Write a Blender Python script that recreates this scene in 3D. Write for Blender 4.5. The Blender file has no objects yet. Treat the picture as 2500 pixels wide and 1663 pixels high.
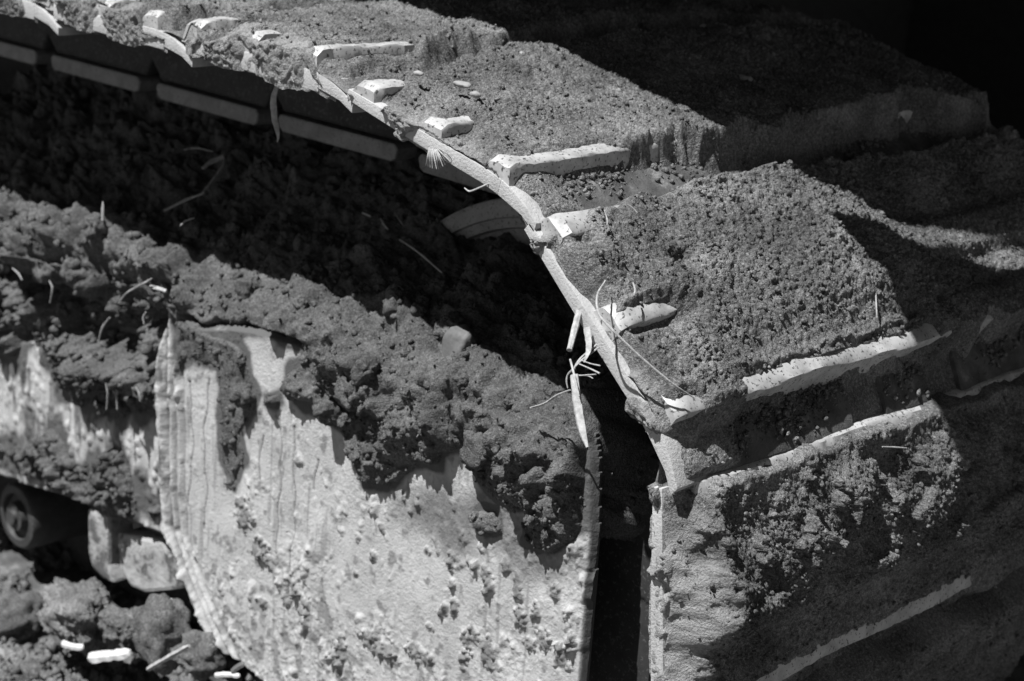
import bpy, math, random
import numpy as np
from mathutils import Matrix, Vector

# ------------------------------------------------------------------ camera, sky, sun, exposure
scene = bpy.context.scene
COL = scene.collection
M = np.array([[0.7111902956432047, 0.6996206809266377, 0.06884232856820511],
              [0.25142171506712985, -0.1616789613187642, -0.9542782794654757],
              [-0.6565024634954799, 0.6959819080167482, -0.29088433979458667]])   # rows: right, down, forward
CP = np.array([1.1863407997851372, -0.8277472440512228, 0.20902066166469385])
FPX = 4381.7524350964495

cam = bpy.data.cameras.new('camera')
cam.sensor_width = 36.0
cam.lens = FPX / 2500 * 36
cam.clip_start = 0.05
cam.clip_end = 500
cam.dof.use_dof = True
cam.dof.focus_distance = 1.17
cam.dof.aperture_fstop = 11
camo = bpy.data.objects.new('camera', cam)
COL.objects.link(camo)
r, d, f = M
camo.matrix_world = Matrix(((r[0], -d[0], -f[0], CP[0]), (r[1], -d[1], -f[1], CP[1]),
                            (r[2], -d[2], -f[2], CP[2]), (0, 0, 0, 1)))
scene.camera = camo

SUN = np.array([-0.09, -0.51, 1.0])
SUN = SUN / np.linalg.norm(SUN)
sun = bpy.data.lights.new('sun', 'SUN')
sun.energy = 5.0
sun.angle = math.radians(0.5)
sun.color = (1, 1, 1)            # monochrome photograph
suno = bpy.data.objects.new('sun', sun)
COL.objects.link(suno)
suno.rotation_euler = Vector(SUN).to_track_quat('Z', 'Y').to_euler()

world = bpy.data.worlds.new('World')
scene.world = world
world.use_nodes = True
wn = world.node_tree.nodes
wl = world.node_tree.links
for n in list(wn):
    wn.remove(n)
sky = wn.new('ShaderNodeTexSky')
sky.sky_type = 'NISHITA'
sky.sun_disc = False
sky.sun_elevation = math.asin(SUN[2])
sky.sun_rotation = math.atan2(SUN[0], SUN[1])
sky.air_density = 0.2
sky.dust_density = 0.1
bw = wn.new('ShaderNodeRGBToBW')  # the photograph is black and white
bg = wn.new('ShaderNodeBackground')
bg.inputs['Strength'].default_value = 0.085
out = wn.new('ShaderNodeOutputWorld')
wl.new(sky.outputs[0], bw.inputs[0])
wl.new(bw.outputs[0], bg.inputs['Color'])
wl.new(bg.outputs[0], out.inputs['Surface'])

scene.view_settings.view_transform = 'Standard'
scene.view_settings.look = 'None'
scene.view_settings.exposure = 0.65
scene.view_settings.gamma = 1.0

# ------------------------------------------------------------------ numeric helpers
RNG = np.random.default_rng(7)
random.seed(7)


def ray(px, py):
    return M.T @ np.array([(px - 1250) / FPX, (py - 831.5) / FPX, 1.0])


def at_y(px, py, y):
    dd = ray(px, py)
    return CP + dd * ((y - CP[1]) / dd[1])


def at_plane(px, py, o, n):
    dd = ray(px, py)
    return CP + dd * (((np.asarray(o) - CP) @ n) / (dd @ n))


def sstep(a, b, x):
    t = np.clip((x - a) / (b - a), 0, 1)
    return t * t * (3 - 2 * t)


def hsh(ix, iy, iz, seed):
    h = (ix.astype(np.int64) * 374761393 + iy.astype(np.int64) * 668265263 + iz.astype(np.int64) * 2147483647 // 3
         + seed * 974711) & 0xFFFFFFFF
    h = ((h ^ (h >> 13)) * 1274126177) & 0xFFFFFFFF
    h = ((h ^ (h >> 16)) * 2246822519) & 0xFFFFFFFF
    return ((h ^ (h >> 15)) & 0xFFFFFF) / float(0xFFFFFF)


def vnoise(P, scale, seed=0):
    """smooth value noise in -1..1 at points P (...,3)"""
    Q = P / scale
    I = np.floor(Q).astype(np.int64)
    F = Q - I
    F = F * F * F * (F * (F * 6 - 15) + 10)
    x, y, z = I[..., 0], I[..., 1], I[..., 2]
    res = 0
    for dx in (0, 1):
        wx = F[..., 0] if dx else 1 - F[..., 0]
        for dy in (0, 1):
            wy = F[..., 1] if dy else 1 - F[..., 1]
            for dz in (0, 1):
                wz = F[..., 2] if dz else 1 - F[..., 2]
                res = res + wx * wy * wz * hsh(x + dx, y + dy, z + dz, seed)
    return res * 2 - 1


def fbm(P, scale, octv, seed=0, gain=0.5):
    a, s, res = 1.0, scale, 0
    for o in range(octv):
        res = res + a * vnoise(P, s, seed + 17 * o)
        a *= gain
        s *= 0.47
    return res


def granules(A, B, cell, seed, rmin=0.3, rmax=0.75):
    """height field of packed round crumbs on the parameter plane (A,B), in units of cell"""
    a, b = A / cell, B / cell
    ia, ib = np.floor(a).astype(np.int64), np.floor(b).astype(np.int64)
    best = np.zeros_like(a)
    for da in (-1, 0, 1):
        for db in (-1, 0, 1):
            ca, cb = ia + da, ib + db
            z = np.zeros_like(ca)
            x = ca + hsh(ca, cb, z, seed)
            y = cb + hsh(ca, cb, z + 1, seed)
            rr = rmin + (rmax - rmin) * hsh(ca, cb, z + 2, seed) ** 1.5
            lift = hsh(ca, cb, z + 3, seed) * 0.5 * rr
            # slightly squashed crumbs in random directions
            th = hsh(ca, cb, z + 4, seed) * 3.14159
            xx, yy = a - x, b - y
            u = xx * np.cos(th) + yy * np.sin(th)
            v = -xx * np.sin(th) + yy * np.cos(th)
            dd = (u / 1.25) ** 2 + (v / 0.85) ** 2
            h = np.sqrt(np.clip(rr * rr - dd, 0, None))
            best = np.maximum(best, np.where(h > 0, h + lift, 0))
    return best


def poly_sd(X, Z, poly):
    """signed distance to a polygon, negative inside"""
    poly = np.asarray(poly, float)
    dist = np.full(X.shape, 1e9)
    inside = np.zeros(X.shape, bool)
    n = len(poly)
    for i in range(n):
        x0, z0 = poly[i]
        x1, z1 = poly[(i + 1) % n]
        ex, ez = x1 - x0, z1 - z0
        t = np.clip(((X - x0) * ex + (Z - z0) * ez) / (ex * ex + ez * ez + 1e-12), 0, 1)
        dist = np.minimum(dist, np.hypot(X - x0 - t * ex, Z - z0 - t * ez))
        c = ((z0 <= Z) & (z1 > Z)) | ((z1 <= Z) & (z0 > Z))
        xi = x0 + (Z - z0) / (z1 - z0 + 1e-12) * ex
        inside ^= c & (X < xi)
    return np.where(inside, -dist, dist)


# ------------------------------------------------------------------ mesh helpers
def raw_mesh(name, V, F, smooth=True, attrs=None):
    """V (n,3); F list of index arrays, each (m,k)"""
    me = bpy.data.meshes.new(name)
    V = np.asarray(V, np.float32)
    Fs = [np.asarray(q, np.int32) for q in F if len(q)]
    nl = sum(q.size for q in Fs)
    npoly = sum(len(q) for q in Fs)
    me.vertices.add(len(V))
    me.vertices.foreach_set('co', V.ravel())
    me.loops.add(nl)
    me.loops.foreach_set('vertex_index', np.concatenate([q.ravel() for q in Fs]))
    me.polygons.add(npoly)
    tot = np.concatenate([np.full(len(q), q.shape[1], np.int32) for q in Fs])
    st = np.concatenate([[0], np.cumsum(tot)[:-1]]).astype(np.int32)
    me.polygons.foreach_set('loop_start', st)
    me.polygons.foreach_set('loop_total', tot)
    me.polygons.foreach_set('use_smooth', np.full(npoly, smooth, bool))
    if attrs:
        for k, a in attrs.items():
            at = me.attributes.new(k, 'FLOAT', 'POINT')
            at.data.foreach_set('value', np.asarray(a, np.float32).ravel())
    me.update(calc_edges=True)
    me.validate()
    return me


def link(name, me, mat, parent=None):
    o = bpy.data.objects.new(name, me)
    COL.objects.link(o)
    if mat is not None and not me.materials:
        me.materials.append(mat)
    if parent is not None:
        o.parent = parent
    return o


def grid_faces(nu, nv, off=0):
    i = np.arange(nu * nv).reshape(nu, nv) + off
    return np.stack([i[:-1, :-1], i[1:, :-1], i[1:, 1:], i[:-1, 1:]], -1).reshape(-1, 4)


class MB:
    """collects simple solids into one mesh"""

    def __init__(s):
        s.V, s.F3, s.F4, s.n = [], [], [], 0
        s.poly = []

    def add(s, V, F):
        V = np.asarray(V, float)
        for q in F:
            q = [a + s.n for a in q]
            s.poly.append(q)
        s.V.append(V)
        s.n += len(V)

    def prism(s, prof, frame, y0, y1, seg=1, wob=None):
        """prof (k,2) in (u,n); frame maps (u,y,n)->world; extruded along y"""
        k = len(prof)
        ys = np.linspace(y0, y1, seg + 1)
        V = []
        for j, y in enumerate(ys):
            for (u, n) in prof:
                if wob:
                    uu, nn = wob(u, y, n)
                else:
                    uu, nn = u, n
                V.append(frame(uu, y, nn))
        F = []
        for j in range(seg):
            for i in range(k):
                a, b = j * k + i, j * k + (i + 1) % k
                F.append([a, b, b + k, a + k])
        F.append(list(range(k))[::-1])
        F.append([seg * k + i for i in range(k)])
        s.add(V, F)

    def box(s, x0, x1, y0, y1, z0, z1):
        V = [(x, y, z) for x in (x0, x1) for y in (y0, y1) for z in (z0, z1)]
        s.add(V, [[0, 1, 3, 2], [4, 6, 7, 5], [0, 4, 5, 1], [2, 3, 7, 6], [0, 2, 6, 4], [1, 5, 7, 3]])

    def lathe(s, prof, cx, cz, seg=64):
        """prof list of (radius, y), axis along y through (cx,cz)"""
        V, F = [], []
        k = len(prof)
        for j in range(seg):
            a = 2 * math.pi * j / seg
            for (rr, y) in prof:
                V.append((cx + rr * math.cos(a), y, cz + rr * math.sin(a)))
        for j in range(seg):
            for i in range(k - 1):
                a, b = j * k + i, ((j + 1) % seg) * k + i
                F.append([a, b, b + 1, a + 1])
        s.add(V, F)

    def tube(s, pts, rad, seg=7, flat=1.0, jit=0.0):
        pts = np.asarray(pts, float)
        n = len(pts)
        rad = np.broadcast_to(rad, (n,)) if np.ndim(rad) else np.full(n, rad)
        V, F = [], []
        up = np.array([0.3, -0.8, 0.5])
        for i in range(n):
            t = pts[min(i + 1, n - 1)] - pts[max(i - 1, 0)]
            t = t / (np.linalg.norm(t) + 1e-9)
            a = np.cross(t, up)
            a /= np.linalg.norm(a) + 1e-9
            b = np.cross(t, a)
            for j in range(seg):
                an = 2 * math.pi * j / seg
                rr = rad[i] * (1 + jit * random.uniform(-1, 1))
                V.append(pts[i] + rr * (math.cos(an) * a + flat * math.sin(an) * b))
        for i in range(n - 1):
            for j in range(seg):
                F.append([i * seg + j, i * seg + (j + 1) % seg, (i + 1) * seg + (j + 1) % seg, (i + 1) * seg + j])
        F.append(list(range(seg))[::-1])
        F.append([(n - 1) * seg + j for j in range(seg)])
        s.add(V, F)

    def build(s, name, mat, parent=None, smooth=False, bevel=0.0):
        me = bpy.data.meshes.new(name)
        me.from_pydata([tuple(v) for v in np.concatenate(s.V)], [], s.poly)
        import bmesh
        bm = bmesh.new()
        bm.from_mesh(me)
        bmesh.ops.recalc_face_normals(bm, faces=bm.faces)
        if bevel:
            ed = [e for e in bm.edges if len(e.link_faces) == 2 and e.calc_face_angle() > 0.5]
            bmesh.ops.bevel(bm, geom=ed, offset=bevel, segments=2, profile=0.6, affect='EDGES', clamp_overlap=True)
        for fc in bm.faces:
            fc.smooth = smooth
        if smooth:
            for e in bm.edges:
                if len(e.link_faces) == 2 and e.calc_face_angle() > 0.7:
                    e.smooth = False
        bm.to_mesh(me)
        bm.free()
        return link(name, me, mat, parent)


def catmull(P, n):
    P = np.asarray(P, float)
    if len(P) == 2:
        return P[0] + np.linspace(0, 1, n)[:, None] * (P[1] - P[0])
    Q = np.vstack([2 * P[0] - P[1], P, 2 * P[-1] - P[-2]])
    out = []
    for t in np.linspace(0, len(P) - 1 - 1e-6, n):
        i = int(t)
        w = t - i
        a, b, c, e = Q[i], Q[i + 1], Q[i + 2], Q[i + 3]
        out.append(0.5 * ((2 * b) + (c - a) * w + (2 * a - 5 * b + 4 * c - e) * w * w + (3 * b - a - 3 * c + e) * w ** 3))
    return np.array(out)


ICO = None


def ico():
    global ICO
    if ICO is None:
        p = (1 + 5 ** .5) / 2
        V = np.array([(-1, p, 0), (1, p, 0), (-1, -p, 0), (1, -p, 0), (0, -1, p), (0, 1, p), (0, -1, -p), (0, 1, -p),
                      (p, 0, -1), (p, 0, 1), (-p, 0, -1), (-p, 0, 1)], float)
        V /= np.linalg.norm(V[0])
        F = np.array([(0, 11, 5), (0, 5, 1), (0, 1, 7), (0, 7, 10), (0, 10, 11), (1, 5, 9), (5, 11, 4), (11, 10, 2),
                      (10, 7, 6), (7, 1, 8), (3, 9, 4), (3, 4, 2), (3, 2, 6), (3, 6, 8), (3, 8, 9), (4, 9, 5),
                      (2, 4, 11), (6, 2, 10), (8, 6, 7), (9, 8, 1)])
        ICO = (V, F)
    return ICO


def crumbs(C, R):
    """lumpy 20-face crumbs at centres C with radii R -> (V,F)"""
    V0, F0 = ico()
    n = len(C)
    if n == 0:
        return np.zeros((0, 3)), np.zeros((0, 3), int)
    sc = 1 + RNG.uniform(-.5, .5, (n, 12, 1))
    ax = RNG.uniform(.65, 1.25, (n, 1, 3))
    q = RNG.normal(size=(n, 4))
    q /= np.linalg.norm(q, axis=1, keepdims=True)
    w, x, y, z = q.T
    Rm = np.stack([1 - 2 * (y * y + z * z), 2 * (x * y - z * w), 2 * (x * z + y * w), 2 * (x * y + z * w),
                   1 - 2 * (x * x + z * z), 2 * (y * z - x * w), 2 * (x * z - y * w), 2 * (y * z + x * w),
                   1 - 2 * (x * x + y * y)], -1).reshape(n, 3, 3)
    V = np.einsum('nij,nkj->nki', Rm, V0[None] * sc * ax) * np.asarray(R)[:, None, None] + np.asarray(C)[:, None, :]
    F = F0[None] + (np.arange(n) * 12)[:, None, None]
    return V.reshape(-1, 3), F.reshape(-1, 3)


# ------------------------------------------------------------------ materials (all neutral: black and white)
def nodes(name):
    m = bpy.data.materials.new(name)
    m.use_nodes = True
    nt = m.node_tree
    return m, nt, nt.nodes['Principled BSDF'], nt.nodes, nt.links


def ramp(nd, lk, src, stops):
    r_ = nd.new('ShaderNodeValToRGB')
    el = r_.color_ramp.elements
    el[0].position, el[0].color = stops[0][0], (stops[0][1],) * 3 + (1,)
    el[1].position, el[1].color = stops[-1][0], (stops[-1][1],) * 3 + (1,)
    for p, v in stops[1:-1]:
        e = el.new(p)
        e.color = (v, v, v, 1)
    lk.new(src, r_.inputs[0])
    return r_.outputs[0]


def tex(nd, lk, scale, detail=6, rough=.6, vec=None):
    t = nd.new('ShaderNodeTexNoise')
    t.inputs['Scale'].default_value = scale
    t.inputs['Detail'].default_value = detail
    t.inputs['Roughness'].default_value = rough
    if vec is not None:
        lk.new(vec, t.inputs['Vector'])
    return t.outputs['Fac']


def geo(nd):
    return nd.new('ShaderNodeNewGeometry').outputs['Position']


def mul(nd, lk, a, b, op='MULTIPLY'):
    m = nd.new('ShaderNodeMath')
    m.operation = op
    for i, s in enumerate((a, b)):
        if isinstance(s, (int, float)):
            m.inputs[i].default_value = s
        else:
            lk.new(s, m.inputs[i])
    return m.outputs[0]


def bump(nd, lk, h, bs, dist, strength=1.0):
    b = nd.new('ShaderNodeBump')
    b.inputs['Distance'].default_value = dist
    b.inputs['Strength'].default_value = strength
    lk.new(h, b.inputs['Height'])
    lk.new(b.outputs[0], bs.inputs['Normal'])


def mat_soil(name, lo, mid, hi, bscale=650):
    m, nt, bs, nd, lk = nodes(name)
    g = geo(nd)
    big = tex(nd, lk, 18, 5, .6, g)
    fine = tex(nd, lk, 420, 4, .7, g)
    grain = tex(nd, lk, 1100, 2, .6, g)
    v = mul(nd, lk, mul(nd, lk, mul(nd, lk, big, 0.3), mul(nd, lk, fine, 0.4), 'ADD'), mul(nd, lk, grain, .3), 'ADD')
    at = nd.new('ShaderNodeAttribute')
    at.attribute_name = 'dusty'
    mx = nd.new('ShaderNodeMix')
    mx.data_type = 'RGBA'
    mx.clamp_factor = True
    lk.new(mul(nd, lk, at.outputs['Fac'], mul(nd, lk, fine, .5, 'ADD')), mx.inputs['Factor'])
    lk.new(ramp(nd, lk, v, [(.39, lo), (.5, mid), (.61, hi)]), mx.inputs[6])
    mx.inputs[7].default_value = (.33, .33, .33, 1)
    lk.new(mx.outputs[2], bs.inputs['Base Color'])
    bs.inputs['Roughness'].default_value = .95
    bs.inputs['Specular IOR Level'].default_value = .15
    bump(nd, lk, tex(nd, lk, bscale, 3, .65, g), bs, .0022, 1.0)
    return m


SOIL = mat_soil('dark_soil', .045, .13, .30)
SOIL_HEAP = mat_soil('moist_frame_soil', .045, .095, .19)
SOIL_WET = mat_soil('moist_soil', .04, .07, .12)


def mat_dust(name, lo, hi, soil=.1):
    """dried pale dust over steel; 'grime' attribute brings darker earth stains and painted rim shade"""
    m, nt, bs, nd, lk = nodes(name)
    g = geo(nd)
    big = tex(nd, lk, 22, 5, .6, g)
    fine = tex(nd, lk, 300, 5, .7, g)
    mp = nd.new('ShaderNodeMapping')
    mp.inputs['Scale'].default_value = (1, 1, .12)
    lk.new(g, mp.inputs['Vector'])
    streak = tex(nd, lk, 110, 4, .7, mp.outputs[0])
    v = mul(nd, lk, mul(nd, lk, mul(nd, lk, big, .4), mul(nd, lk, fine, .25), 'ADD'), mul(nd, lk, streak, .35), 'ADD')
    base = ramp(nd, lk, v, [(.33, lo), (.5, (lo * .3 + hi * .7)), (.65, hi)])
    at = nd.new('ShaderNodeAttribute')
    at.attribute_name = 'grime_shade'
    gn = mul(nd, lk, at.outputs['Fac'], mul(nd, lk, tex(nd, lk, 160, 5, .7, g), .5, 'ADD'))
    mx = nd.new('ShaderNodeMix')
    mx.data_type = 'RGBA'
    mx.clamp_factor = True
    lk.new(gn, mx.inputs['Factor'])
    lk.new(base, mx.inputs[6])
    mx.inputs[7].default_value = (soil, soil, soil, 1)
    lk.new(mx.outputs[2], bs.inputs['Base Color'])
    bs.inputs['Roughness'].default_value = .85
    bs.inputs['Specular IOR Level'].default_value = .2
    bump(nd, lk, tex(nd, lk, 520, 4, .65, g), bs, .0012, .8)
    return m


DUST = mat_dust('pale_dried_dust', .30, .46)
DUST_EDGE = mat_dust('dusty_plate_steel', .30, .46)
_nt = DUST_EDGE.node_tree
_nd, _lk = _nt.nodes, _nt.links
_bs = _nd['Principled BSDF']
_src = _bs.inputs['Base Color'].links[0].from_socket
_g = geo(_nd)
_sx = _nd.new('ShaderNodeSeparateXYZ')
_lk.new(_g, _sx.inputs[0])
_mr = _nd.new('ShaderNodeMapRange')
_mr.inputs['From Min'].default_value = .024
_mr.inputs['From Max'].default_value = .048
_lk.new(mul(_nd, _lk, _sx.outputs[1], mul(_nd, _lk, tex(_nd, _lk, 60, 5, .65, _g), .03), 'ADD'), _mr.inputs['Value'])
_mx = _nd.new('ShaderNodeMix')
_mx.data_type = 'RGBA'
_lk.new(_mr.outputs[0], _mx.inputs['Factor'])
_lk.new(_src, _mx.inputs[6])
_lk.new(ramp(_nd, _lk, tex(_nd, _lk, 45, 8, .7, _g), [(.36, .05), (.5, .085), (.58, .11), (.66, .2)]), _mx.inputs[7])
_lk.new(_mx.outputs[2], _bs.inputs['Base Color'])


def mat_patchy(name, lo, hi, soil):
    m, nt, bs, nd, lk = nodes(name)
    g = geo(nd)
    v = tex(nd, lk, 28, 7, .68, g)
    lk.new(ramp(nd, lk, v, [(.42, soil), (.47, lo), (.62, hi)]), bs.inputs['Base Color'])
    bs.inputs['Roughness'].default_value = .9
    bump(nd, lk, tex(nd, lk, 120, 6, .7, g), bs, .004, .8)
    return m


DUST_PATCHY = mat_patchy('patchy_dust', .3, .44, .1)


def mat_steel(name, lo, hi, met, rough):
    m, nt, bs, nd, lk = nodes(name)
    g = geo(nd)
    v = tex(nd, lk, 60, 8, .65, g)
    sp = tex(nd, lk, 380, 3, .6, g)
    base = ramp(nd, lk, v, [(.3, lo), (.6, hi)])
    mx = nd.new('ShaderNodeMix')
    mx.data_type = 'RGBA'
    lk.new(ramp(nd, lk, sp, [(.58, 0), (.65, 1)]), mx.inputs['Factor'])
    lk.new(base, mx.inputs[6])
    mx.inputs[7].default_value = (.08, .08, .08, 1)
    lk.new(mx.outputs[2], bs.inputs['Base Color'])
    bs.inputs['Metallic'].default_value = met
    bs.inputs['Roughness'].default_value = rough
    bump(nd, lk, v, bs, .0008, .5)
    return m


RIB = mat_steel('worn_bright_steel', .26, .46, .15, .55)
DARKSTEEL = mat_steel('dark_oily_steel', .015, .03, .0, .8)
RAIL = mat_steel('rubbed_rail_steel', .12, .2, .1, .55)
WHEEL = mat_steel('idler_cast_steel', .2, .3, .1, .6)
PAINT = mat_steel('machine_paint', .03, .05, .0, .6)


def mat_flat(name, lo, hi, scale=80, rough=.8, bd=.0006):
    m, nt, bs, nd, lk = nodes(name)
    g = geo(nd)
    v = tex(nd, lk, scale, 6, .65, g)
    lk.new(ramp(nd, lk, v, [(.35, lo), (.65, hi)]), bs.inputs['Base Color'])
    bs.inputs['Roughness'].default_value = rough
    bs.inputs['Specular IOR Level'].default_value = .2
    bump(nd, lk, tex(nd, lk, scale * 5, 3, .6, g), bs, bd, .7)
    return m


STRAW = mat_flat('dry_straw', .25, .44, 260)
STRAW_DULL = mat_flat('earthy_straw', .2, .36, 260)
ROOT = mat_flat('pale_root', .2, .36, 300)
STONE = mat_flat('grey_stone', .11, .17, 60)
STONE_PALE = mat_flat('pale_stone', .22, .34, 60)
BARK = mat_flat('white_birch_chip', .45, .65, 160)


# ------------------------------------------------------------------ scene bookkeeping
def tag(o, label=None, cat=None, group=None, kind=None):
    if label:
        o['label'] = label
    if cat:
        o['category'] = cat
    if group:
        o['group'] = group
    if kind:
        o['kind'] = kind
    return o


def empty(name, loc=(0, 0, 0)):
    o = bpy.data.objects.new(name, None)
    o.location = loc
    o.empty_display_size = .1
    COL.objects.link(o)
    return o


EXC = empty('excavator', (0, 0, 0))
tag(EXC, 'muddy crawler excavator, its earth-caked track and pale dusty frame filling the picture', 'excavator')

# ------------------------------------------------------------------ track chain layout
L = 0.19
W = 0.60
CX, CZ = 0.262, -0.335            # idler axis
# (pivot x, pivot z, pitch-down angle in degrees)
SHOES = {}
piv = [(-0.95, -0.006, -.4), (-0.76, -0.005, -.4), (-0.57, -0.003, -.3), (-0.38, -0.002, 0.0), (-0.19, -0.001, -0.26), (0.0, 0.0, 0.84), (0.19, -0.003, 11.73),
       (0.376, -0.041, 39.8), (0.524, -0.162, 82.2)]
x, z = 0.524 + L * math.cos(math.radians(82.2)), -0.162 - L * math.sin(math.radians(82.2))
for a in (114, 146, 172):
    piv.append((x, z, a))
    x += L * math.cos(math.radians(a))
    z -= L * math.sin(math.radians(a))
for i in range(7):
    piv.append((x, z, 180))
    x -= L


def frame_of(p):
    x, z, a = p
    a = math.radians(a)
    ca, sa = math.cos(a), math.sin(a)

    def fr(u, y, n):
        return (x + u * ca + n * sa, y, z - u * sa + n * ca)
    return fr


def frame_np(p, U, Y, N):
    x, z, a = p
    a = math.radians(a)
    ca, sa = math.cos(a), math.sin(a)
    return np.stack([x + U * ca + N * sa, Y, z - U * sa + N * ca], -1)


RIBU = (.26, .63, .985)
CUTS = [(0.0, .194), (.235, .293), (.334, W)]


def plate_top(u):
    """top of the steel plate (n) along u in metres"""
    t = u / L
    return np.interp(t, [.1, .2, 1.0, 1.08, 1.16, 1.24], [.0165, .0135, .0125, .010, .004, -.004])


def plate_bot(u):
    t = u / L
    return np.interp(t, [.1, .2, .6, 1.0, 1.16, 1.24], [.011, .006, .003, .002, -.004, -.011])


def build_shoe(idx, p, ribshift=0.0, ribh=.028, fine=True, bot_off=0.0):
    fr0 = frame_of(p)
    fr = lambda u, y, n: fr0(u, y, n + bot_off)
    # plate: main body and lip with the link cut-outs
    us = np.array([.2, .35, .5, .65, .8, .95, 1.04]) * L
    ul = np.array([1.04, 1.1, 1.16, 1.21, 1.235]) * L
    m = MB()
    sg = 90 if fine else 6
    if fine:
        wob = lambda u, y, n: (u + .0006 * math.sin(37 * y + 90 * u), n + .0007 * math.sin(61 * y + 210 * u) * math.sin(97 * y))
    else:
        wob = None
    tk = .004 if idx <= 5 else 0.0
    prof = [(u, float(plate_bot(u)) - tk * min(1, (1.12 - u / L) * 8)) for u in us] + [(u, float(plate_top(u))) for u in us[::-1]]
    m.prism(prof, fr, 0, W, sg, wob)
    for (a, b) in CUTS:
        prof = [(u, float(plate_bot(u))) for u in ul] + [(u, float(plate_top(u))) for u in ul[::-1]]
        m.prism(prof, fr, a + (.0005 if a else 0), b - (.0005 if b < W else 0), max(2, sg // 3), wob)
    o = m.build('track_shoe', DUST_EDGE, EXC, smooth=True, bevel=.0006 if fine else 0)
    # grousers
    if fine:
        for k, ru in enumerate(RIBU):
            g = MB()
            c = (ru + ribshift) * L
            h = ribh - .0012
            seg = 110
            tw = .0095
            pr = [(c - .016, .008), (c - .0128, .016), (c - tw - .0008, h - .0040), (c - tw + .0008, h - .0018), (c - .002, h - .0004), (c + .004, h),
                  (c + tw - .0012, h - .0005), (c + tw, h - .0018), (c + .0105, .016), (c + .0122, .008)]
            sd = idx * 7.3 + k * 2.1

            def wob2(u, y, n, c=c, h=h, sd=sd, k=k):
                ye = .0008 if idx < 7 else .005 if (idx, k) != (8, 0) else .02
                e = min(y - ye, W - ye - y)
                drop = .005 * math.exp(-max(e, 0) / .0025) if n > .012 else 0
                wv = .0006 * math.sin(23 * y + sd) + .0004 * math.sin(71 * y + 2 * sd) + .0005 * random.uniform(-1.6, 1.6)
                k_ = (n - .008) / .02
                return u + k_ * .0012 * math.sin(31 * y + sd * 1.7), n - drop * k_ + wv * k_
            ye = .0008 if idx < 7 else .005 if (idx, k) != (8, 0) else .02
            g.prism(pr, fr, ye, W - ye, seg, wob2)
            g.build('grouser', RIB, o, smooth=True)
    return o


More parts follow.
